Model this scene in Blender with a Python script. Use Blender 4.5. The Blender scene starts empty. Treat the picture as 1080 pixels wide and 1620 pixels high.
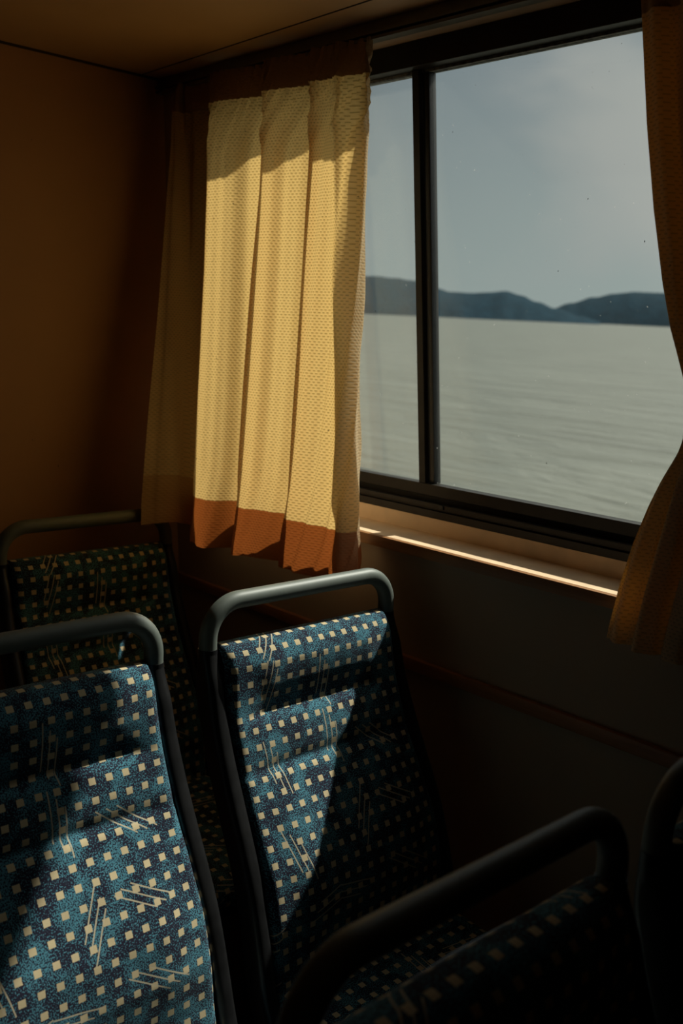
import bpy, bmesh, math, random
from mathutils import Vector, Matrix, noise
random.seed(7)
C = bpy.context.scene.collection
# ------------------------------------------------------------------ camera maths
EYE = 1.55                                   # eye height above the cabin floor
P0 = (540.0, 810.0)
vx = Vector((2255 - 540, 607 - 810)); vy = Vector((-955 - 540, 450 - 810))
FOC = math.sqrt(-(vx.x * vy.x + vx.y * vy.y))
ax = Vector((vx.x, vx.y, FOC)).normalized()
ay = Vector((vy.x, vy.y, FOC)).normalized()
az = -ax.cross(ay).normalized()
if az.y > 0: az = -az
def ray(px, py):
    c = Vector((px - P0[0], py - P0[1], FOC))
    return Vector((ax.dot(c), ay.dot(c), az.dot(c)))
def proj(x, y, z):                           # z above eye level
    c = ax * x + ay * y + az * z
    return (c.x / c.z * FOC + P0[0], c.y / c.z * FOC + P0[1])

# ------------------------------------------------------------------ node helpers
class NT:
    def __init__(s, tree): s.t = tree; s.n = tree.nodes; s.l = tree.links
    def node(s, typ, **k):
        n = s.n.new(typ)
        for a, v in k.items(): setattr(n, a, v)
        return n
    def put(s, sock, v):
        if hasattr(v, 'is_output'): s.l.new(v, sock)
        elif v is not None:
            sock.default_value = v
    def m(s, op, a, b=None, c=None, clamp=False):
        n = s.node('ShaderNodeMath', operation=op, use_clamp=clamp)
        s.put(n.inputs[0], a); s.put(n.inputs[1], b); s.put(n.inputs[2], c)
        return n.outputs[0]
    def noise(s, vec, scale, detail=2, rough=.5, dist=0):
        n = s.node('ShaderNodeTexNoise'); s.put(n.inputs['Vector'], vec)
        n.inputs['Scale'].default_value = scale; n.inputs['Detail'].default_value = detail
        n.inputs['Roughness'].default_value = rough; n.inputs['Distortion'].default_value = dist
        return n.outputs['Fac']
    def mix(s, fac, a, b):
        n = s.node('ShaderNodeMix', data_type='RGBA'); s.put(n.inputs[0], fac)
        s.put(n.inputs[6], (*a, 1) if isinstance(a, tuple) else a)
        s.put(n.inputs[7], (*b, 1) if isinstance(b, tuple) else b)
        return n.outputs[2]
    def ramp(s, fac, stops):
        n = s.node('ShaderNodeValToRGB'); s.put(n.inputs[0], fac)
        e = n.color_ramp.elements
        e[0].position, e[0].color = stops[0][0], (*stops[0][1], 1)
        e[1].position, e[1].color = stops[-1][0], (*stops[-1][1], 1)
        for p, c in stops[1:-1]:
            k = e.new(p); k.color = (*c, 1)
        return n.outputs[0]
    def smooth(s, v, lo, hi, a=0., b=1.):
        n = s.node('ShaderNodeMapRange', interpolation_type='SMOOTHSTEP'); s.put(n.inputs[0], v)
        n.inputs[1].default_value = lo; n.inputs[2].default_value = hi
        n.inputs[3].default_value = a; n.inputs[4].default_value = b
        return n.outputs[0]
    def bump(s, h, strength=.3, dist=.002):
        n = s.node('ShaderNodeBump'); s.put(n.inputs['Height'], h)
        n.inputs['Strength'].default_value = strength; n.inputs['Distance'].default_value = dist
        return n.outputs[0]
def new_mat(name):
    m = bpy.data.materials.new(name); m.use_nodes = True
    t = NT(m.node_tree); t.n.clear()
    t.out = t.node('ShaderNodeOutputMaterial')
    return m, t
def principled(t, color, rough=.6, metal=0., normal=None, spec=.5):
    p = t.node('ShaderNodeBsdfPrincipled')
    t.put(p.inputs['Base Color'], (*color, 1) if isinstance(color, tuple) else color)
    t.put(p.inputs['Roughness'], rough); t.put(p.inputs['Metallic'], metal)
    p.inputs['Specular IOR Level'].default_value = spec
    if normal: t.l.new(normal, p.inputs['Normal'])
    t.l.new(p.outputs[0], t.out.inputs[0]); return p
def plain(name, col, rough=.6, metal=0., var=.08, scale=30, bump=.05, spec=.5, bscale=400, bdist=.001):
    m, t = new_mat(name)
    co = t.node('ShaderNodeTexCoord').outputs['Object']
    n = t.noise(co, scale, 4)
    dark = tuple(c * (1 - var) for c in col); light = tuple(min(1, c * (1 + var)) for c in col)
    principled(t, t.mix(t.smooth(n, .3, .7), dark, light), rough, metal, t.bump(t.noise(co, bscale, 3), bump, bdist), spec)
    return m

def fabric_mat():
    m, t = new_mat('moquette')
    uv = t.node('ShaderNodeUVMap').outputs[0]
    sp = t.node('ShaderNodeSeparateXYZ'); t.l.new(uv, sp.inputs[0]); u, v = sp.outputs[0], sp.outputs[1]
    wob = t.m('MULTIPLY', t.m('SUBTRACT', t.noise(uv, 500, 2), .5), .05)
    fu = t.m('ABSOLUTE', t.m('SUBTRACT', t.m('FRACT', t.m('DIVIDE', u, .0284)), .5))
    fv = t.m('ABSOLUTE', t.m('SUBTRACT', t.m('FRACT', t.m('DIVIDE', v, .0285)), .5))
    sq = t.m('MULTIPLY', t.m('LESS_THAN', t.m('ADD', fu, wob), .195), t.m('LESS_THAN', t.m('ADD', fv, wob), .185))
    # loose bundles of three fine strokes
    sc = t.node('ShaderNodeVectorMath', operation='SCALE'); t.l.new(uv, sc.inputs[0]); sc.inputs['Scale'].default_value = 1 / .135
    vo = t.node('ShaderNodeTexVoronoi', voronoi_dimensions='2D'); t.l.new(sc.outputs[0], vo.inputs['Vector'])
    vo.inputs['Scale'].default_value = 1; vo.inputs['Randomness'].default_value = .75
    sub = t.node('ShaderNodeVectorMath', operation='SUBTRACT'); t.l.new(sc.outputs[0], sub.inputs[0]); t.l.new(vo.outputs['Position'], sub.inputs[1])
    rgb = t.node('ShaderNodeSeparateXYZ'); t.l.new(vo.outputs['Color'], rgb.inputs[0])
    ro = t.node('ShaderNodeVectorRotate', rotation_type='Z_AXIS'); t.l.new(sub.outputs[0], ro.inputs['Vector'])
    t.l.new(t.m('MULTIPLY', t.m('SUBTRACT', rgb.outputs[0], .5), 3.0), ro.inputs['Angle'])
    lp = t.node('ShaderNodeSeparateXYZ'); t.l.new(ro.outputs[0], lp.inputs[0])
    lx, ly = lp.outputs[0], lp.outputs[1]
    sp_ = .085
    inb = t.m('LESS_THAN', t.m('ABSOLUTE', lx), sp_ * 1.5)
    ln = t.m('LESS_THAN', t.m('ABSOLUTE', t.m('SUBTRACT', t.m('FRACT', t.m('ADD', t.m('DIVIDE', lx, sp_), .5)), .5)), .098)
    idx = t.m('FLOOR', t.m('ADD', t.m('DIVIDE', lx, sp_), .5))
    ly2 = t.m('ADD', ly, t.m('MULTIPLY', idx, .1))
    lnl = t.m('LESS_THAN', t.m('ABSOLUTE', ly2), .29)
    lines = t.m('MULTIPLY', t.m('MULTIPLY', t.m('MULTIPLY', inb, ln), lnl), t.m('GREATER_THAN', rgb.outputs[1], .22))
    fade = t.noise(uv, 22, 3, .55, .6)
    sx = t.node('ShaderNodeMapping'); t.l.new(uv, sx.inputs[0]); sx.inputs['Scale'].default_value = (1, .75, 1)
    speck = t.noise(sx.outputs[0], 520, 1, .5)
    thr = t.smooth(fade, .38, .64, .605, .47)
    spk = t.m('GREATER_THAN', speck, thr)
    blue = t.mix(t.noise(uv, 1500, 1), (.055, .18, .255), (.10, .29, .37))
    base = t.mix(spk, (.018, .017, .034), blue)
    cream = t.mix(t.noise(uv, 900, 2), (.52, .41, .24), (.70, .58, .38))
    c1 = t.mix(sq, base, cream)
    c2 = t.mix(t.m('MULTIPLY', lines, .85), c1, (.60, .51, .36))
    h = t.m('SUBTRACT', t.m('ADD', t.noise(uv, 1400, 2), t.m('MULTIPLY', sq, .15)), t.m('MULTIPLY', lines, .7))
    p = principled(t, c2, .9, 0, t.bump(h, .5, .0007), .12)
    p.inputs['Sheen Weight'].default_value = .12; p.inputs['Sheen Roughness'].default_value = .4
    return m

def curtain_mat(name, doubled_or_shaded):
    m, t = new_mat(name)
    uv = t.node('ShaderNodeUVMap').outputs[0]
    sp = t.node('ShaderNodeSeparateXYZ'); t.l.new(uv, sp.inputs[0]); u, v = sp.outputs[0], sp.outputs[1]
    vr = t.m('DIVIDE', v, .0060)
    row = t.m('FLOOR', vr)
    ur = t.m('ADD', t.m('DIVIDE', u, .0106), t.m('MULTIPLY', t.m('MODULO', row, 2.), .5))
    du = t.m('ABSOLUTE', t.m('SUBTRACT', t.m('FRACT', ur), .5)); dv = t.m('ABSOLUTE', t.m('SUBTRACT', t.m('FRACT', vr), .5))
    dash = t.m('MULTIPLY', t.smooth(du, .30, .22), t.smooth(dv, .22, .12))
    dim = t.m('MULTIPLY', t.smooth(du, .5, .05), t.smooth(dv, .5, .05))
    soil = t.noise(uv, 6, 4)
    spots = t.m('GREATER_THAN', t.noise(uv, 95, 2, .4), .765)
    if doubled_or_shaded == 2: fr, tr, k = (.40, .26, .14), (.4, .14, .04), .12  # curtain heading: shade over the wall is put into a darker cloth colour
    elif doubled_or_shaded: fr, tr, k = (.52, .37, .22), (.58, .15, .03), .32
    else: fr, tr, k = (.78, .66, .46), (.93, .61, .215), .53
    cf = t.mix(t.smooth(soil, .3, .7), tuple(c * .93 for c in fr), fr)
    ct = t.mix(t.m('MULTIPLY', dash, .4 if doubled_or_shaded else .85), tr, tuple(c * w for c, w in zip(tr, (.45, .42, .3))))
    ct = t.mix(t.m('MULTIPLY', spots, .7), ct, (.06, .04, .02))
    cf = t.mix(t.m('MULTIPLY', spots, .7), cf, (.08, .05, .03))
    nb = t.bump(t.m('ADD', dim, t.m('MULTIPLY', t.noise(uv, 1800, 2), .2)), .42, .0012)
    d = t.node('ShaderNodeBsdfDiffuse'); t.l.new(cf, d.inputs[0]); t.l.new(nb, d.inputs['Normal'])
    tl = t.node('ShaderNodeBsdfTranslucent'); t.l.new(ct, tl.inputs[0]); t.l.new(nb, tl.inputs['Normal'])
    mx = t.node('ShaderNodeMixShader'); mx.inputs[0].default_value = k
    t.l.new(d.outputs[0], mx.inputs[1]); t.l.new(tl.outputs[0], mx.inputs[2]); t.l.new(mx.outputs[0], t.out.inputs[0])
    return m

def glass_mat(name, film):
    m, t = new_mat(name)
    co = t.node('ShaderNodeTexCoord').outputs['Object']
    tr = t.node('ShaderNodeBsdfTransparent'); tr.inputs[0].default_value = (.93, .97, .965, 1)
    gl = t.node('ShaderNodeBsdfGlossy'); gl.inputs['Roughness'].default_value = .02
    fr = t.node('ShaderNodeFresnel'); fr.inputs[0].default_value = 1.35
    a = t.node('ShaderNodeMixShader'); t.l.new(t.m('MULTIPLY', fr.outputs[0], .6), a.inputs[0]); t.l.new(tr.outputs[0], a.inputs[1]); t.l.new(gl.outputs[0], a.inputs[2])
    dirt = t.node('ShaderNodeBsdfDiffuse'); dirt.inputs[0].default_value = (.62, .64, .6, 1)
    tl = t.node('ShaderNodeBsdfTranslucent'); tl.inputs[0].default_value = (.62, .64, .6, 1)
    dd = t.node('ShaderNodeMixShader'); dd.inputs[0].default_value = .5; t.l.new(dirt.outputs[0], dd.inputs[1]); t.l.new(tl.outputs[0], dd.inputs[2])
    s = t.noise(co, 130, 2, .5)
    dots = t.smooth(s, .735, .78, 0, .4)
    smear = t.smooth(t.noise(co, 5, 4, .6), .4, .8, film * .6, film * 1.4)
    b = t.node('ShaderNodeMixShader'); t.l.new(t.m('MAXIMUM', dots, smear), b.inputs[0]); t.l.new(a.outputs[0], b.inputs[1]); t.l.new(dd.outputs[0], b.inputs[2])
    dk = t.node('ShaderNodeBsdfDiffuse'); dk.inputs[0].default_value = (.03, .02, .015, 1)
    s2 = t.node('ShaderNodeMapping'); t.l.new(co, s2.inputs[0]); s2.inputs['Scale'].default_value = (1, 1, .55); s2.inputs['Location'].default_value = (3.1, 7.7, 1.3)
    c = t.node('ShaderNodeMixShader'); t.l.new(t.m('GREATER_THAN', t.noise(s2.outputs[0], 150, 1, .5), .835), c.inputs[0]); t.l.new(b.outputs[0], c.inputs[1]); t.l.new(dk.outputs[0], c.inputs[2])
    t.l.new(c.outputs[0], t.out.inputs[0]); return m

def water_mat():
    m, t = new_mat('silty_water')
    co = t.node('ShaderNodeTexCoord').outputs['Object']
    mp = t.node('ShaderNodeMapping'); t.l.new(co, mp.inputs[0]); mp.inputs['Rotation'].default_value = (0, 0, math.radians(-37)); mp.inputs['Scale'].default_value = (.9, .2, 1)
    n1 = t.noise(mp.outputs[0], 1.0, 5, .6, .8)
    mp2 = t.node('ShaderNodeMapping'); t.l.new(co, mp2.inputs[0]); mp2.inputs['Rotation'].default_value = (0, 0, math.radians(-40)); mp2.inputs['Scale'].default_value = (.05, .015, 1)
    n2 = t.noise(mp2.outputs[0], 1.0, 3, .5)
    h = t.m('ADD', n1, t.m('MULTIPLY', n2, .6))
    col = t.mix(t.smooth(n1, .3, .7), (.13, .132, .104), (.18, .184, .15))
    p = principled(t, col, .32, 0, t.bump(h, .9, .35), .35)
    return m
def hill_mat():
    m, t = new_mat('wooded_slope')
    co = t.node('ShaderNodeTexCoord').outputs['Object']
    n = t.noise(co, .05, 6, .65)
    principled(t, t.mix(t.smooth(n, .35, .65), (.004, .022, .036), (.008, .033, .052)), .95, 0, t.bump(t.noise(co, .15, 4), .5, 6), .05)  # blue distance haze is put into the slope colour
    return m
def wood_mat(name, a, b, rough=.45):
    m, t = new_mat(name)
    co = t.node('ShaderNodeTexCoord').outputs['Object']
    mp = t.node('ShaderNodeMapping'); t.l.new(co, mp.inputs[0]); mp.inputs['Scale'].default_value = (60, 2.5, 60)
    n = t.noise(mp.outputs[0], 1.5, 5, .6, .5)
    principled(t, t.mix(t.smooth(n, .3, .7), a, b), rough, 0, t.bump(n, .1, .001)); return m
def panel_mat(name, col, rough=.55):
    m, t = new_mat(name)
    co = t.node('ShaderNodeTexCoord').outputs['Object']
    n = t.noise(co, 2.2, 4, .55); f = t.noise(co, 260, 3)
    scr = t.m('GREATER_THAN', t.noise(co, 48, 3, .6), .77)
    c = t.mix(t.smooth(n, .3, .7), tuple(x * .86 for x in col), col)
    c = t.mix(t.m('MULTIPLY', scr, .6), c, tuple(x * .25 for x in col))
    principled(t, c, rough, 0, t.bump(f, .12, .0006), .35); return m

M = dict(
    fabric=fabric_mat(), cloth=curtain_mat('waffle_cloth', False), cloth2=curtain_mat('doubled_waffle_cloth', 1), cloth_shade=curtain_mat('gathered_shade_waffle_cloth', 2),
    glass=glass_mat('dusty_glass', .012), glass2=glass_mat('hazy_glass', .045),
    water=water_mat(), hill=hill_mat(),
    handle=plain('grey_grip', (.13, .15, .133), .5, 0, .05, 60, .12, .5, 900, .0004),
    black=plain('black_plastic', (.012, .012, .013), .34, 0, .2, 40, .08, .45, 700, .0004),
    frame=plain('bronze_aluminium', (.020, .0165, .012), .42, .0, .25, 25, .05, .3),
    rubber=plain('black_rubber', (.006, .007, .009), .35, 0, .3, 120, .5, .5, 500, .001),
    wall=panel_mat('tan_wall_panel', (.56, .31, .16)), sidewall=panel_mat('grey_tan_wall_panel', (.46, .34, .235)),
    ceil=panel_mat('tan_ceiling_panel', (.60, .38, .21)),
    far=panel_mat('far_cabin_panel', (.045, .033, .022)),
    cream=plain('cream_paint', (.90, .66, .43), .5, 0, .1, 14, .06),
    wood=wood_mat('varnished_wood', (.30, .13, .045), (.40, .19, .07)),
    wood2=wood_mat('rail_wood', (.30, .12, .045), (.40, .17, .065)),
    seam=plain('dark_seam', (.05, .03, .015), .8),
    rail=plain('curtain_track_metal', (.16, .15, .12), .35, .3),
    floor=plain('dark_vinyl', (.035, .03, .028), .5, 0, .2, 50),
    hull=plain('hull_paint', (.6, .6, .58), .5),
)
# ------------------------------------------------------------------ mesh helpers
def link(name, bm, mat, parent=None, smooth=True, auto=None):
    me = bpy.data.meshes.new(name); bm.normal_update(); bm.to_mesh(me); bm.free()
    if smooth:
        for p in me.polygons: p.use_smooth = True
        if auto is not None: me.set_sharp_from_angle(angle=math.radians(auto))
    me.materials.append(mat)
    o = bpy.data.objects.new(name, me); C.objects.link(o)
    if parent: o.parent = parent
    return o
def tag(o, label=None, cat=None, group=None, kind=None):
    if label: o['label'] = label
    if cat: o['category'] = cat
    if group: o['group'] = group
    if kind: o['kind'] = kind
    return o
def empty(name, loc=(0, 0, 0)):
    o = bpy.data.objects.new(name, None); C.objects.link(o); o.location = loc; o.empty_display_size = .1; return o
def hexa(bm, pts):
    v = [bm.verts.new(p) for p in pts]
    for f in ((0, 3, 2, 1), (4, 5, 6, 7), (0, 1, 5, 4), (1, 2, 6, 5), (2, 3, 7, 6), (3, 0, 4, 7)):
        bm.faces.new([v[i] for i in f])
def box(bm, x0, x1, y0, y1, z0, z1):
    hexa(bm, [(x0, y0, z0), (x1, y0, z0), (x1, y1, z0), (x0, y1, z0), (x0, y0, z1), (x1, y0, z1), (x1, y1, z1), (x0, y1, z1)])
def slab(bm, fx, y0, y1, z0, z1, d0, d1):
    """box whose x follows the leaning plane fx(z); heights are relative to eye level"""
    a, b = fx(z0), fx(z1)
    hexa(bm, [(a + d0, y0, z0 + EYE), (a + d1, y0, z0 + EYE), (a + d1, y1, z0 + EYE), (a + d0, y1, z0 + EYE),
              (b + d0, y0, z1 + EYE), (b + d1, y0, z1 + EYE), (b + d1, y1, z1 + EYE), (b + d0, y1, z1 + EYE)])
def bevel(bm, w, seg=2):
    bmesh.ops.bevel(bm, geom=list(bm.edges), offset=w, segments=seg, profile=.6, affect='EDGES')
def cat(p0, p1, p2, p3, t):
    return .5 * ((2 * p1) + (p2 - p0) * t + (2 * p0 - 5 * p1 + 4 * p2 - p3) * t * t + (3 * p1 - p0 - 3 * p2 + p3) * t ** 3)
def spline(pts, n):
    pts = [Vector(p) for p in pts]; out = []
    for i in range(len(pts) - 1):
        a = pts[max(0, i - 1)]; d = pts[min(len(pts) - 1, i + 2)]
        for k in range(n): out.append(cat(a, pts[i], pts[i + 1], d, k / n))
    out.append(pts[-1]); return out
def sweep(bm, path, section, caps=True):
    """section(i) -> closed list of (a, b): a along the world-x-like side vector, b along the other"""
    path = [Vector(p) for p in path]; rings = []
    up = None
    for i, p in enumerate(path):
        t = (path[min(i + 1, len(path) - 1)] - path[max(i - 1, 0)]).normalized()
        if up is None:
            up = t.orthogonal().normalized() if abs(t.y) > .9 else (Vector((0, 1, 0)) - t * t.y).normalized()
        else: up = (up - t * up.dot(t)).normalized()
        s = t.cross(up)
        rings.append([bm.verts.new(p + s * a + up * b) for a, b in section(i)])
    n = len(rings[0])
    for r0, r1 in zip(rings, rings[1:]):
        for k in range(n): bm.faces.new((r0[k], r0[(k + 1) % n], r1[(k + 1) % n], r1[k]))
    if caps: bm.faces.new(rings[0][::-1]); bm.faces.new(rings[-1])
def circ(r, n=20): return [(r * math.cos(2 * math.pi * k / n), r * math.sin(2 * math.pi * k / n)) for k in range(n)]
def rrect(w, h, r, n=4):
    out = []
    for cx, cy, a0 in ((w - r, h - r, 0), (-w + r, h - r, 90), (-w + r, -h + r, 180), (w - r, -h + r, 270)):
        for k in range(n + 1):
            a = math.radians(a0 + 90 * k / n); out.append((cx + r * math.cos(a), cy + r * math.sin(a)))
    return out
def interp(tab, v):
    for (a, x), (b, y) in zip(tab, tab[1:]):
        if v <= b:
            f = max(0, (v - a) / (b - a)); return x + (y - x) * f
    return tab[-1][1]
def sinterp(tab, v):
    for (a, x), (b, y) in zip(tab, tab[1:]):
        if v <= b:
            f = max(0, (v - a) / (b - a)); f = f * f * (3 - 2 * f); return x + (y - x) * f
    return tab[-1][1]
def smst(a, b, v):
    f = min(1, max(0, (v - a) / (b - a))); return f * f * (3 - 2 * f)

# ------------------------------------------------------------------ the cabin shell
CEIL = .592; YEND = 2.256
WX = lambda z: 1.478 - .06 * z               # inner face of the window wall, leaning inwards
GX = lambda z: 1.587 - .116 * z              # plane of the panes
WY0, WY1 = .792, 1.99                        # window opening along the wall
bm = bmesh.new()
slab(bm, WX, -1.6, YEND + .1, -EYE, -.4445, 0, .22)
slab(bm, WX, -1.6, YEND + .1, .560, .74, 0, .14)
slab(bm, WX, WY1, YEND + .1, -.4445, .560, 0, .17)
slab(bm, WX, -1.6, WY0, -.4445, .560, 0, .17)
tag(link('wall_right', bm, M['sidewall'], smooth=False), kind='structure')
bm = bmesh.new(); box(bm, -1.6, 1.62, YEND, YEND + .1, 0, EYE + .74)
tag(link('wall_back', bm, M['wall'], smooth=False), kind='structure')
bm = bmesh.new(); box(bm, -1.7, -1.6, -1.6, YEND + .1, 0, EYE + .74)
tag(link('wall_left', bm, M['far'], smooth=False), kind='structure')
bm = bmesh.new(); box(bm, -1.7, 1.75, -1.7, -1.6, 0, EYE + .74)
tag(link('wall_front', bm, M['far'], smooth=False), kind='structure')
bm = bmesh.new(); box(bm, -1.7, 1.75, -1.7, YEND + .1, -.06, 0)
tag(link('floor', bm, M['floor'], smooth=False), kind='structure')
bm = bmesh.new(); box(bm, -1.6, WX(CEIL) + .06, -1.6, YEND, EYE + CEIL, EYE + CEIL + .03)
tag(link('ceiling', bm, M['ceil'], smooth=False), kind='structure')
# roof plus an unseen eave, shaped only to cast shade on the left seat
bm = bmesh.new()
def poly(pts, z0, z1):
    lo = [bm.verts.new((x, y, EYE + z0)) for x, y in pts]; hi = [bm.verts.new((x, y, EYE + z1)) for x, y in pts]
    bm.faces.new(lo[::-1]); bm.faces.new(hi)
    for i in range(len(pts)): j = (i + 1) % len(pts); bm.faces.new((lo[i], lo[j], hi[j], hi[i]))
edge = [(1.93, -1.8), (1.93, 1.12), (1.628, 1.50), (1.628, YEND + .25)]
poly([(-1.8, -1.8)] + edge + [(-1.8, YEND + .25)], .742, .80)
poly([(1.60, -1.8)] + edge + [(1.60, YEND + .25)], .70, .7415)
tag(link('roof_shade_eave', bm, M['hull'], smooth=False), kind='structure')
# seam between ceiling panels
def on_ceiling(px, py):
    r = ray(px, py); return r * (CEIL / r.z)
a, b = on_ceiling(239, 113), on_ceiling(585, 0)
d = (b - a).normalized(); a2 = a + d * (-.04); b2 = b + d * 1.2; s = Vector((-d.y, d.x, 0)) * .0016
bm = bmesh.new(); zt = EYE + CEIL
hexa(bm, [(q.x, q.y, z) for z in (zt - .0012, zt + .002) for q in (a2 - s, b2 - s, b2 + s, a2 + s)])
tag(link('trim_2', bm, M['seam'], smooth=False), kind='structure')
# bead where the back wall meets the ceiling
bm = bmesh.new(); box(bm, -1.6, WX(CEIL) - .002, YEND - .004, YEND + .001, zt - .005, zt + .001)
tag(link('trim_3', bm, M['seam'], smooth=False), kind='structure')
# wooden rubbing strip low on the window wall
bm = bmesh.new(); slab(bm, WX, -1.6, YEND, -.702, -.674, -.014, .001); bevel(bm, .004)
tag(link('trim_4', bm, M['wood2'], auto=35), kind='structure')
# curtain track under the ceiling
bm = bmesh.new()
for z0, z1, d0 in ((.572, .591, -.016), (.566, .572, -.024), (.556, .5615, -.022)):
    slab(bm, WX, -1.6, YEND, z0, z1, d0, .001)
slab(bm, WX, -1.6, YEND, .5615, .566, -.010, .001)
tag(link('trim_5', bm, M['rail'], smooth=False), kind='structure')

# ------------------------------------------------------------------ the window
win = tag(empty('window_1', (1.5, 1.4, EYE - .424)), kind='structure')
def wlink(name, bm, mat, **k):
    bmesh.ops.translate(bm, verts=bm.verts, vec=(-1.5, -1.4, -(EYE - .424)))
    return link(name, bm, mat, win, **k)
bm = bmesh.new(); FR = -.035; BK = .03; Y0, Y1 = WY0 + .001, WY1 - .001
slab(bm, GX, Y0, Y1, -.389, -.372, FR, BK)                 # outer track
slab(bm, GX, Y0, Y1, -.372, -.366, FR + .006, BK)
slab(bm, GX, Y0, Y1, -.366, -.356, FR, -.022)
slab(bm, GX, Y0, Y1, -.366, -.345, -.012, BK)
slab(bm, GX, Y0, Y1, -.345, -.319, -.016, .014)            # sash bottom rail
slab(bm, GX, Y0, Y1, .5135, .5595, FR, BK)
slab(bm, GX, Y1 - .022, Y1, -.372, .5135, FR, BK)
slab(bm, GX, Y0, Y0 + .022, -.372, .5135, FR, BK)
f = wlink('window_frame', bm, M['frame'], smooth=False)
mod = f.modifiers.new('bevel', 'BEVEL'); mod.width = .0012; mod.segments = 2; mod.limit_method = 'ANGLE'
bm = bmesh.new(); slab(bm, GX, Y0 + .022, Y1 - .022, .5085, .5135, -.006, .012)
wlink('gasket', bm, plain('worn_gasket', (.12, .115, .10), .7, 0, .6, 90), smooth=False)
bm = bmesh.new(); slab(bm, GX, 1.4475, 1.4665, -.319, .5134, -.014, .014); bevel(bm, .001, 1)
wlink('mullion', bm, M['frame'], auto=35)
bm = bmesh.new(); slab(bm, GX, 1.428, 1.446, -.3189, .5134, -.006, .016); bevel(bm, .003, 2)
wlink('rubber_seal', bm, M['rubber'], auto=35)
bm = bmesh.new(); slab(bm, GX, 1.4665, Y1 - .022, -.319, .5085, -.003, .001)
wlink('pane', bm, M['glass2'], smooth=False)
bm = bmesh.new(); slab(bm, GX, Y0 + .022, 1.428, -.319, .5085, .003, .007)
wlink('pane', bm, M['glass'], smooth=False)
bm = bmesh.new(); box(bm, 1.5, 1.512, 1.6, 1.612, 0, .01); 
bmesh.ops.delete(bm, geom=list(bm.verts), context='VERTS')
slab(bm, GX, 1.375, 1.388, -.3655, -.3565, FR - .004, FR + .001)
bevel(bm, .001, 1); wlink('drain_cap', bm, M['rubber'], auto=35)
# sill
SX = 1.480
bm = bmesh.new()
box(bm, SX + .012, 1.66, WY0 + .001, WY1 - .001, EYE - .4444, EYE - .424)
box(bm, 1.598, 1.64, WY0 + .001, WY1 - .001, EYE - .4238, EYE - .3892)
wlink('sill_board', bm, M['cream'], smooth=False)
bm = bmesh.new(); box(bm, SX, SX + .0119, WY0 - .03, WY1 + .03, EYE - .4475, EYE - .4240); bevel(bm, .002, 2)
wlink('sill_nosing', bm, M['wood'], auto=35)

# ------------------------------------------------------------------ curtains
def cloth_grid(rows, vs, u_ref, name, parent, mat, shift):
    """rows: list of polylines (same length). UV in metres"""
    bm = bmesh.new(); uvl = bm.loops.layers.uv.new('UVMap')
    g = [[bm.verts.new(p - shift) for p in r] for r in rows]
    for j in range(len(rows) - 1):
        for i in range(len(rows[0]) - 1):
            f = bm.faces.new((g[j][i], g[j][i + 1], g[j + 1][i + 1], g[j + 1][i]))
            for l, (jj, ii) in zip(f.loops, ((j, i), (j, i + 1), (j + 1, i + 1), (j + 1, i))):
                l[uvl].uv = (u_ref[ii] + 10, vs[jj] + 10)
    return link(name, bm, mat, parent)
def make_curtain(root, rowfun, ztop, zhead, zhem, zbot, ref, hemcloth='cloth2'):
    """rowfun(z) -> polyline at height z"""
    L = [0]; r = rowfun(ref)
    for a, b in zip(r, r[1:]): L.append(L[-1] + (b - a).length)
    sh = root.location
    def levels(a, b, n): return [a + (b - a) * k / n for k in range(n + 1)]
    for nm, a, b, n, mat in (('heading', ztop, zhead, 12, 'cloth_shade'), ('drape', zhead, zhem, 90, 'cloth'), ('hem', zhem, zbot, 10, hemcloth)):
        zs = levels(a, b, n)
        cloth_grid([rowfun(z) for z in zs], zs, L, nm, root, M[mat], sh)
# left curtain: fold edges traced as columns, then put at their own distance from the wall
EDGES = {  # image row -> column
 'A': [(60, 290), (160, 273), (300, 262), (500, 249), (700, 235), (830, 226)],
 'R1': [(90, 336), (165, 333), (300, 331), (430, 327), (560, 321), (785, 309), (862, 304)],
 'R2': [(80, 420), (150, 416), (300, 408), (430, 398), (560, 389), (790, 373), (873, 366)],
 'R3': [(70, 492), (240, 487), (330, 481), (560, 468), (800, 452), (898, 442)],
 'R4': [(60, 537), (110, 533), (180, 527), (330, 527), (560, 532), (790, 534), (902, 532)],
 'E': [(60, 588), (80, 586), (200, 585), (300, 582), (480, 574), (600, 570), (800, 568), (900, 569)],
}
def on_edge(name, x, z, off=0):
    lo, hi = .9, 2.6
    for _ in range(40):
        y = (lo + hi) / 2; px, py = proj(x, y, z)
        if px - off > interp(EDGES[name], py): lo = y
        else: hi = y
    return y
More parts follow.
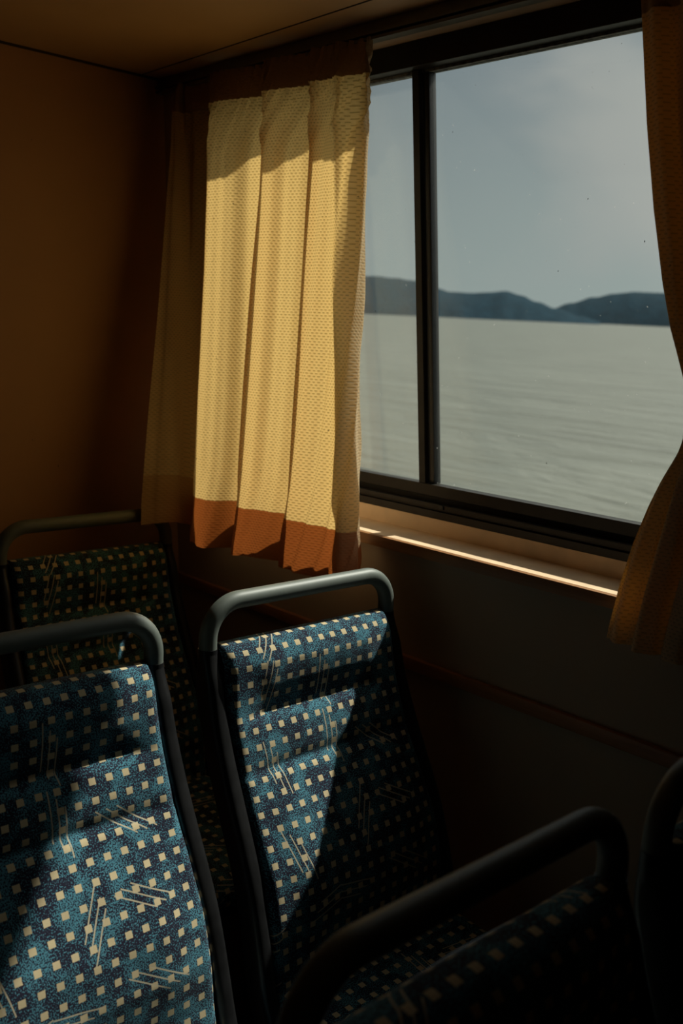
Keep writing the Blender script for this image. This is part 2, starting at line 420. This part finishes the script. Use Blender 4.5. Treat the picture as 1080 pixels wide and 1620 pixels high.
def left_row(z):
    h = smst(.56, -.52, -z + .04) if False else min(1, max(0, (.56 - z) / 1.08))    # 0 top .. 1 bottom
    rid = 1.388 - .002 * h                                # near side of the folds
    val = 1.438 + .014 * h
    hh = smst(.0, .18, h)
    rid = 1.415 + (rid - 1.415) * (.45 + .55 * hh); val = 1.428 + (val - 1.428) * hh
    pts = []
    def add(x, y): pts.append(Vector((x, y, EYE + z)))
    xA = 1.405 - .135 * h; yA = min(on_edge('A', xA, z), YEND - .012)
    yR1, yR2, yR3 = on_edge('R1', rid - .001 * h, z), on_edge('R2', rid, z), on_edge('R3', rid + .004, z)
    yR4 = on_edge('R4', rid + .004, z); xE = 1.428 + .034 * smst(.0, .22, h); yE = on_edge('E', xE, z)
    yA2 = yR1 + (yA - yR1) * .5
    yV = max(yR1 + .02, on_edge('A', xA, z) - .012 - .01 * h); add(xA, yA); add(xA + (val - xA) * .35 , yA - (yA - yV) * .3 - .006); add(xA + (val - xA) * .7, yA - (yA - yV) * .65 + .004)
    add(val, max(yV, yR1 + .055)); add(val + .004, yR1 + .036)
    add(rid - .001 * h + .004, yR1 + .006); add(rid - .001 * h, yR1)
    add(rid - .012 * h + .004, yR1 - (yR1 - yR2) * .30); add(val - .010, yR1 - (yR1 - yR2) * .62); add(val + .002, yR2 - .006 * hh + .006); add(val - .008, yR2 - .018 * hh + .004)
    add(rid + .016, yR2 - .004 * hh + .003); add(rid, yR2)
    add(rid + .006, yR2 - (yR2 - yR3) * .28); add((rid + val) / 2, yR2 - (yR2 - yR3) * .55); add(val, yR3 + .004); add(val - .008, yR3 - .014 * hh + .002); add(rid + .018, yR3 - .002)
    add(rid + .004, yR3)
    add(rid + .012, yR3 - (yR3 - yR4) * .35); add(rid + .012 + .01 * h, yR3 - (yR3 - yR4) * .7)
    add(rid + .006, yR4 + .008); add(rid + .004, yR4)
    add(rid + .016, yR4 - .008); add(xE - .026 * hh - .004, min(yR4 - .004, yE) - .009 * hh); add(xE - .011, yE - .006 * hh); add(xE, yE)
    line = spline(pts, 12)
    # gathers near the heading tape, soft ripples below
    g = 1 - smst(.0, .16, h); out = []; s = 0; prev = line[0]
    n = len(line)
    drop = 0
    for k, p in enumerate(line):
        s += (p - prev).length; prev = p
        w = g * (.0055 * math.sin(s * 330 + 2 * math.sin(s * 47)) + .003 * math.sin(s * 620 + z * 25))
        w += (1 - g) * (.0042 * math.sin(s * 92 + 1.3 * math.sin(z * 2.1) + 2.2 * math.sin(s * 13)) + .0016 * math.sin(s * 190 + z * 3))
        q = p.copy(); q.x += w
        # the hem hangs a little shorter towards the free edge
        t = k / (n - 1)
        if h > .85: q.z += (h - .85) / .15 * (.010 * t + .003 * math.sin(t * 40))
        q.z += smst(.45, .85, h) * .050 * (1 - smst(.03, .19, t))
        q.x = min(q.x, WX(q.z - EYE) - .006)
        if q.z - EYE < -.36: q.x = min(q.x, SX - .004)
        out.append(q)
    return out
cu = tag(empty('curtain', (1.40, 1.85, EYE + .56)), 'long pleated yellow waffle curtain with orange hem, sunlit, hanging left of the window', 'curtain', 'window curtains')
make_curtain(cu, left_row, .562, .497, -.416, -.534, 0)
# right curtain, drawn back at its waist
REDGE = [(-40, 1015), (0, 1017), (200, 1025), (330, 1035), (450, 1050), (520, 1064), (575, 1080), (615, 1091), (650, 1094), (680, 1090), (710, 1080), (760, 1050), (800, 1030), (860, 1005), (920, 985), (980, 969), (1015, 961)]
EDGES['F'] = REDGE
def right_row(z):
    waist = math.exp(-((z + .09) / .17) ** 2)
    low = smst(-.05, -.45, z) if False else smst(0, 1, (-.09 - z) / .40)
    xe = 1.44 - .045 * waist + .012 * low
    lo, hi = .3, 1.3
    for _ in range(40):
        y = (lo + hi) / 2; px, py = proj(xe, y, z)
        if px > interp(REDGE, py): lo = y
        else: hi = y
    yL = y
    yR = .28 + .26 * waist + .10 * low
    out = []; n = 220; pleats = 8
    amp = .017 - .005 * waist - .004 * low
    for k in range(n + 1):
        t = k / n
        y = yL + (yR - yL) * (t ** .94) 
        ph = 2 * math.pi * pleats * (t ** .85)
        x = xe - .006 - amp * (1 - math.cos(ph)) * (.35 + .65 * smst(0, .1, t)) - .012 * smst(0, .2, t)
        x += .003 * math.sin(ph * 2.3 + z * 6)
        p = Vector((x, y + .004 * math.sin(ph) , EYE + z))
        p.x = min(p.x, WX(z) - .006)
        if z < -.36: p.x = min(p.x, SX - .004)
        if z < -.44: p.z += .0
        out.append(p)
    back = [Vector((xe + .010 + .004 * math.sin(k * .9), yL - .22 * (1 - k / 24), EYE + z)) for k in range(24)]  # hidden layer added behind to dim the light through this curtain
    for p in back:
        p.x = min(p.x, WX(z) - .003)
        if z < -.36: p.x = min(p.x, SX - .0025)
    inner = [Vector((min(xe + .017, WX(z) - .001, SX - .001 if z < -.36 else 9), yL - .003 - .25 * k / 24, EYE + z)) for k in range(24)]  # another unseen layer, added to darken the curtain further
    return inner + back + out
cu2 = tag(empty('curtain', (1.40, .6, EYE + .56)), 'shaded brown looking curtain drawn back at the right edge of the window', 'curtain', 'window curtains')
make_curtain(cu2, right_row, .562, .497, -.487 + .022, -.487, 0, 'cloth')
bm = bmesh.new()
ring = [Vector((1.375 + .062 * math.cos(a), .615 + .095 * math.sin(a), EYE - .09 + .01 * math.sin(a))) for a in [2 * math.pi * k / 40 for k in range(41)]]
for p in ring: p.x = min(p.x, WX(-.09) - .004)
rr = [[bm.verts.new(p + Vector((0, 0, dz)) - cu2.location) for p in ring[:-1]] for dz in (-.022, .022)]
for k in range(40): bm.faces.new((rr[0][k], rr[0][(k + 1) % 40], rr[1][(k + 1) % 40], rr[1][k]))
o = link('tieback', bm, M['cloth2'], cu2)
sm = o.modifiers.new('solid', 'SOLIDIFY'); sm.thickness = .002

# ------------------------------------------------------------------ seats
PROF = [(.36, -.225), (.43, -.206), (.49, -.191), (.62, -.153), (.71, -.112), (.80, -.066), (.90, -.026), (1.0, -.004), (1.1, 0)]
_ps = spline([(0, y, z) for z, y in PROF], 10)
PT = [(p.z, p.y) for p in _ps]
def prof(z): return interp(PT, z)
def make_seat():
    root = empty('passenger_seat')
    w = .2155
    # grey grab handle
    path = [(-w, 0, 1.000), (-w, 0, 1.012)]
    R, zc = .062, 1.0835
    for k in range(13):
        a = math.pi - math.pi / 2 * k / 12; path.append((-w + R + R * math.cos(a), 0, zc - R + R * math.sin(a)))
    for k in range(1, 12): path.append((-w + R + (2 * w - 2 * R) * k / 12, 0, zc))
    for k in range(13):
        a = math.pi / 2 - math.pi / 2 * k / 12; path.append((w - R + R * math.cos(a), 0, zc - R + R * math.sin(a)))
    path += [(w, 0, 1.012), (w, 0, 1.000)]
    bm = bmesh.new(); sweep(bm, path, lambda i: circ(.0158, 24)); link('grab_handle', bm, M['handle'], root, auto=60)
    # black side frames following the recline, then turning forward under the cushion
    for s in (-1, 1):
        pts = []
        for z in (1.004, .97, .93, .88, .82, .76, .70, .64, .58, .52, .48):
            f = smst(1.0, .45, z) if False else min(1, (1.004 - z) / .52)
            pts.append((s * (w + .012 * f), prof(z) + .004, z))
        pts += [(s * (w + .012), -.203, .445), (s * (w + .012), -.222, .415), (s * (w + .012), -.262, .392), (s * (w + .012), -.33, .384), (s * (w + .010), -.46, .386), (s * (w + .004), -.60, .395)]
        sp = spline(pts, 5); N = len(sp)
        def sec(i):
            f = smst(0, .12, i / N)
            return rrect(.0155 + .001 * f, .0155 + .0115 * f, .0145 - .001 * f, 5)
        bm = bmesh.new(); sweep(bm, sp, sec); link('side_frame', bm, M['black'], root, auto=60)
        bm = bmesh.new(); sweep(bm, [(s * w, .0, 1.006), (s * w, 0, .992), (s * w, -.001, .97)], lambda i: circ(.0172 if i else .0168, 24)); link('collar', bm, M['black'], root, auto=60)
    # upholstered back
    H = .565; TOP = 1.012
    BUL = [(0, .012), (.035, .030), (.055, .029), (.075, .025), (.100, .016), (.128, .003), (.135, .018), (.15, .022), (.172, .023), (.192, .019), (.214, .008), (.220, .018), (.235, .021), (.28, .030), (.36, .037), (.43, .030), (.50, .010), (.565, .004)]
    FLAT = [(0, .010), (.035, .020), (.08, .019), (.16, .017), (.195, .015), (.214, .012), (.221, .015), (.28, .018), (.36, .021), (.43, .017), (.50, .008), (.565, .004)]
    nx, nz = 56, 170
    def filt(tab):
        return lambda s: sum(interp(tab, max(0, s + d)) for d in (-.004, -.0027, -.0013, 0, .0013, .0027, .004)) / 7
    flat_s, bul_s = filt(FLAT), filt(BUL)
    bm = bmesh.new(); uvl = bm.loops.layers.uv.new('UVMap')
    front = []; coords = {}
    def hw(s): return .1985 + .012 * min(1, s / .5)
    def surf(u, s):
        z = TOP - s
        fl = smst(.98, .60, abs(u)) if False else smst(0, 1, (1 - abs(u)) / .46)
        b = flat_s(s) * (1 - fl) + bul_s(s) * fl
        e = (1 - abs(u)) * hw(s)                       # distance from the side edge
        rd = .017
        side = 0 if e > rd else rd - math.sqrt(max(0, rd * rd - (rd - e) ** 2))
        tp = 0
        if s < .022: tp = .022 - math.sqrt(max(0, .022 ** 2 - (.022 - s) ** 2))
        crease = .0
        y = prof(min(z, 1.0)) - .012 - b + side * 1.0 + tp
        # soft sag in the middle
        y += .006 * (1 - u * u) * smst(0, .2, s) - .003
        y += .0012 * noise.noise(Vector((u * 6, s * 22, 1.7)))
        return Vector((u * hw(s), y, z))
    us = [math.copysign(1 - (1 - abs(v)) ** 1.35, v) for v in [-1 + 2 * i / nx for i in range(nx + 1)]]
    ss = [0, .0012, .003, .006, .01, .015] + [.02 + (H - .02) * k / nz for k in range(nz + 1)]
    rows = []
    # roll over the top and back
    back = []
    for k in range(5):
        rows.append([(Vector((u * hw(0), prof(1.0) + .024 - .016 * k / 4 - (.004 if k == 4 else 0), TOP - .012 + .012 * math.sin(math.pi / 2 * (k + 1) / 5) - .001)), (u * hw(0), .03 - .006 * k)) for u in us])
    arc = 0; prev = None
    for s in ss:
        pr = [surf(u, s) for u in us]
        if prev: arc += sum((a - b).length for a, b in zip(pr, prev)) / len(pr)
        prev = pr; rows.append([(p, (u * hw(s), -arc)) for p, u in zip(pr, us)])
    last = rows[-1]
    g = [[bm.verts.new(p) for p, _ in r] for r in rows]
    for j in range(len(rows) - 1):
        for i in range(nx):
            f = bm.faces.new((g[j][i], g[j + 1][i], g[j + 1][i + 1], g[j][i + 1]))
            for l, (jj, ii) in zip(f.loops, ((j, i), (j + 1, i), (j + 1, i + 1), (j, i + 1))):
                q = rows[jj][ii][1]; l[uvl].uv = (q[0] + 3.0 + .0142, q[1] + 3.01)
    link('backrest', bm, M['fabric'], root)
    # hard shell behind
    bm = bmesh.new(); N = 40; fr = []; bk = []
    for j in range(N + 1):
        z = 1.0 - (1.0 - .40) * j / N
        yb = prof(z)
        fr.append([bm.verts.new((x, yb + .003, z)) for x in (-w + .004, -w * .5, 0, w * .5, w - .004)])
        bk.append([bm.verts.new((x, yb + d, z)) for x, d in ((-w + .004, .012), (-w * .5, .026), (0, .030), (w * .5, .026), (w - .004, .012))])
    for j in range(N):
        for i in range(4):
            bm.faces.new((fr[j][i], fr[j + 1][i], fr[j + 1][i + 1], fr[j][i + 1])); bm.faces.new((bk[j][i], bk[j][i + 1], bk[j + 1][i + 1], bk[j + 1][i]))
        for i, q in ((0, 1), (4, -1)): bm.faces.new((fr[j][i], bk[j][i], bk[j + 1][i], fr[j + 1][i])[::q])
    for j in (0, N):
        for i in range(4): bm.faces.new((fr[j][i], fr[j][i + 1], bk[j][i + 1], bk[j][i]))
    bmesh.ops.recalc_face_normals(bm, faces=bm.faces)
    link('back_shell', bm, M['black'], root, auto=40)
    # seat cushion
    bm = bmesh.new(); uvl = bm.loops.layers.uv.new('UVMap'); rows = []
    yb, yf, ht = -.196, -.625, .455
    sec = [(yb, .405, 0), (yb, .44, .03), (yb - .012, .462, .055), (yb - .04, .470, .085), (yb - .12, .466, .165), (yb - .22, .460, .265), (yb - .32, .462, .365), (yb - .38, .462, .425), (yb - .415, .450, .465), (yf, .425, .495), (yf + .004, .40, .52)]
    sp = spline([(0, a, b) for a, b, c in sec], 5); Ls = [0]
    for a, b in zip(sp, sp[1:]): Ls.append(Ls[-1] + (b - a).length)
    for p, L in zip(sp, Ls):
        r = []
        for u in us:
            e = (1 - abs(u)) * .215; rd = .03
            side = 0 if e > rd else rd - math.sqrt(max(0, rd * rd - (rd - e) ** 2))
            r.append((Vector((u * .215, p.y, p.z - side * .9 + (.006 * u * u if p.z > .45 else 0))), (u * .215, L)))
        rows.append(r)
    g = [[bm.verts.new(p) for p, _ in r] for r in rows]
    for j in range(len(rows) - 1):
        for i in range(nx):
            f = bm.faces.new((g[j][i], g[j + 1][i], g[j + 1][i + 1], g[j][i + 1]))
            for l, (jj, ii) in zip(f.loops, ((j, i), (j + 1, i), (j + 1, i + 1), (j, i + 1))):
                q = rows[jj][ii][1]; l[uvl].uv = (q[0] + 5.0142, -q[1] + 5)
    link('cushion', bm, M['fabric'], root)
    bm = bmesh.new(); box(bm, -.213, .213, -.615, -.19, .375, .408); bevel(bm, .012, 3); link('seat_pan', bm, M['black'], root, auto=40)
    # pedestal
    bm = bmesh.new(); sweep(bm, [(0, -.40, .377), (0, -.39, .2), (0, -.38, .012)], lambda i: rrect(.04, .03, .01)); link('leg', bm, M['black'], root, auto=40)
    bm = bmesh.new(); box(bm, -.12, .12, -.52, -.26, .0, .014); bevel(bm, .004, 2); link('foot_plate', bm, M['black'], root, auto=40)
    return root
def copy_thing(o):
    r = o.copy(); C.objects.link(r)
    for ch in list(o.children):
        c = ch.copy(); C.objects.link(c); c.parent = r
    return r
G = 'patterned passenger seats with tubular grab handles'
seats = [
    ((1.1765, 1.336), 'blue patterned seat beside the window wall, tall wedge of sunlight down its backrest'),
    ((.634, 1.330), 'blue patterned seat at lower left, its backrest sunlit except the top left'),
    ((1.142, 2.078), 'darkest patterned seat at the back, standing in front of the tan end wall'),
    ((.655, .490), 'blurred shadowed seat nearest the camera at the bottom, with curved handle crossing the lower right'),
    ((1.176, .490), 'seat cropped by the right photo edge, only its black handle corner showing below the curtain'),
]
proto = make_seat()
for i, ((x, y), lab) in enumerate(seats):
    o = proto if i == 0 else copy_thing(proto)
    o.location = (x, y, 0); tag(o, lab, 'seat', G)

# ------------------------------------------------------------------ outside: water and hills, the boat heeled by about a degree
TILT = math.radians(1.12); AZ = math.radians(37.5)
axis = Vector((math.sin(AZ), -math.cos(AZ), 0))
outR = Matrix.Rotation(TILT, 4, axis)
def outside(o): o.matrix_world = Matrix.Translation((0, 0, EYE)) @ outR
WZ = -2.6; DIST = 1500.
bm = bmesh.new()
v = [bm.verts.new((x, y, WZ)) for x, y in ((2.2, -3500), (4200, -3500), (4200, 4200), (2.2, 4200))]
bm.faces.new(v)
wobj = link('water', bm, M['water'], smooth=False); outside(wobj)
tag(wobj, 'calm grey brown open water seen through the window, reaching to the hills', 'water', kind='stuff')
invR = outR.inverted()
def ext_dir(px, py):
    r = ray(px, py); return (invR @ Vector((r.x, r.y, r.z, 0))).to_3d()
def ridge(name, pts, dist, label):
    """pts: skyline samples; built as a rounded ridge with its own distance and depth"""
    bm = bmesh.new(); cols = []
    n = 260
    x0, x1 = pts[0][0], pts[-1][0]
    for k in range(n + 1):
        px = x0 + (x1 - x0) * k / n
        py = sinterp(pts, px)
        d = ext_dir(px, py); hyp = math.hypot(d.x, d.y); ux, uy = d.x / hyp, d.y / hyp
        H = dist * d.z / hyp - WZ
        H = max(H, .5)
        col = []
        for j in range(15):
            t = j / 14                               # 0 shore .. 1 far foot
            prof_h = math.sin(math.pi * min(1, t * 1.0)) ** .75
            rr = dist + (t - .5) * 400
            nz = 1 + .0 * t
            hgt = H * prof_h * (rr / dist if t <= .5 else 1)
            jit = noise.noise(Vector((ux * rr * .012, uy * rr * .012, 0))) * 3.0 + noise.noise(Vector((ux * rr * .05, uy * rr * .05, 3))) * 1.2
            col.append(bm.verts.new((ux * rr, uy * rr, WZ - 1 + max(0, hgt + jit * prof_h) + .0)))
        cols.append(col)
    for a, b in zip(cols, cols[1:]):
        for j in range(14): bm.faces.new((a[j], b[j], b[j + 1], a[j + 1]))
    bmesh.ops.recalc_face_normals(bm, faces=bm.faces)
    o = link(name, bm, M['hill']); outside(o)
    tag(o, label, 'hill', 'far hills')
ridge('hill', [(-600, 492), (-200, 462), (100, 455), (300, 448), (520, 440), (590, 437), (625, 440), (655, 443), (690, 455), (715, 461), (745, 464), (775, 462), (800, 459), (825, 466), (850, 475), (880, 486), (915, 498), (950, 508)], DIST, 'dark blue wooded hill range left of the notch, behind the mullion')
ridge('hill', [(830, 500), (870, 488), (905, 478), (940, 470), (970, 464), (1000, 461), (1050, 462), (1110, 462), (1200, 468), (1320, 490)], DIST * 1.5, 'dark blue wooded hill right of the notch, running behind the right curtain')

# ------------------------------------------------------------------ sky, sun
world = bpy.data.worlds.new('World'); bpy.context.scene.world = world; world.use_nodes = True
t = NT(world.node_tree); t.n.clear()
out = t.node('ShaderNodeOutputWorld'); bg = t.node('ShaderNodeBackground')
co = t.node('ShaderNodeTexCoord').outputs['Generated']
mp = t.node('ShaderNodeMapping'); t.l.new(co, mp.inputs[0]); mp.inputs['Scale'].default_value = (1, 1, 1.7); mp.inputs['Location'].default_value = (.35, .1, .62)
n = t.noise(mp.outputs[0], 2.6, 4, .48, .3)
sep = t.node('ShaderNodeSeparateXYZ'); t.l.new(co, sep.inputs[0])
base = t.mix(t.smooth(sep.outputs[2], .0, .36), (.315, .352, .338), (.19, .222, .250))
cl = t.mix(t.smooth(n, .42, .64, 0, .75), base, (.36, .355, .345))
def lobe(v, e0, e1):
    d = t.node('ShaderNodeVectorMath', operation='DOT_PRODUCT'); nr = t.node('ShaderNodeVectorMath', operation='NORMALIZE')
    t.l.new(co, nr.inputs[0]); t.l.new(nr.outputs[0], d.inputs[0]); d.inputs[1].default_value = v.normalized()
    return t.m('ADD', d.outputs['Value'], t.m('MULTIPLY', t.m('SUBTRACT', n, .5), .06)) if e0 > .9 else d.outputs['Value']
# a pale cloud bank; round the sun, unseen brightening added as soft fill
c1 = t.smooth(lobe(Vector(ray(1000, 250)), .95, 1), .991, 1.003)
cl = t.mix(t.m('MULTIPLY', c1, .85), cl, (.385, .375, .355))
sun_fill = t.m('POWER', t.m('MAXIMUM', lobe(Vector((1, -.16, 1.12)), 0, 0), 0.), 12.)
ad = t.node('ShaderNodeMix', data_type='RGBA', blend_type='ADD'); ad.inputs[0].default_value = 1
t.l.new(cl, ad.inputs[6]); t.l.new(t.mix(sun_fill, (0., 0., 0.), (1.5, 1.4, 1.2)), ad.inputs[7]); cl = ad.outputs[2]
low_fill = t.m('POWER', t.m('MAXIMUM', lobe(Vector((.93, -.20, .30)), 0, 0), 0.), 8.)  # unseen low sky brightening, added to lift the upper curtain
ad = t.node('ShaderNodeMix', data_type='RGBA', blend_type='ADD'); ad.inputs[0].default_value = 1
t.l.new(cl, ad.inputs[6]); t.l.new(t.mix(low_fill, (0., 0., 0.), (.5, .47, .41)), ad.inputs[7]); cl = ad.outputs[2]
t.l.new(cl, bg.inputs[0]); bg.inputs[1].default_value = 1.0
t.l.new(bg.outputs[0], out.inputs[0])
sun = bpy.data.lights.new('sun', 'SUN'); sun.energy = 5.9; sun.angle = math.radians(1.0); sun.color = (1, .92, .80)
so = bpy.data.objects.new('sun', sun); C.objects.link(so)
so.rotation_euler = Vector((-1, .11, -1.12)).to_track_quat('-Z', 'Y').to_euler(); so.location = (6, -1, 8)

# ------------------------------------------------------------------ camera
cam = bpy.data.cameras.new('camera'); co_ = bpy.data.objects.new('camera', cam); C.objects.link(co_)
R = Matrix(((ax.x, ax.y, ax.z), (ay.x, ay.y, ay.z), (az.x, az.y, az.z)))
right, down, fwd = R @ Vector((1, 0, 0)), R @ Vector((0, 1, 0)), R @ Vector((0, 0, 1))
mw = Matrix.Identity(4)
for i, c in enumerate((right, -down, -fwd)):
    for r_ in range(3): mw[r_][i] = c[r_]
mw[2][3] = EYE
co_.matrix_world = mw
cam.sensor_fit = 'VERTICAL'; cam.sensor_height = 36; cam.sensor_width = 24; cam.lens = FOC / 1620 * 36
cam.clip_start = .02; cam.clip_end = 9000
cam.dof.use_dof = True; cam.dof.focus_distance = 1.75; cam.dof.aperture_fstop = 4.5
sc = bpy.context.scene; sc.camera = co_
sc.view_settings.view_transform = 'Standard'; sc.view_settings.look = 'None'; sc.view_settings.gamma = 1
sc.view_settings.exposure = 0; sc.view_settings.use_curve_mapping = False
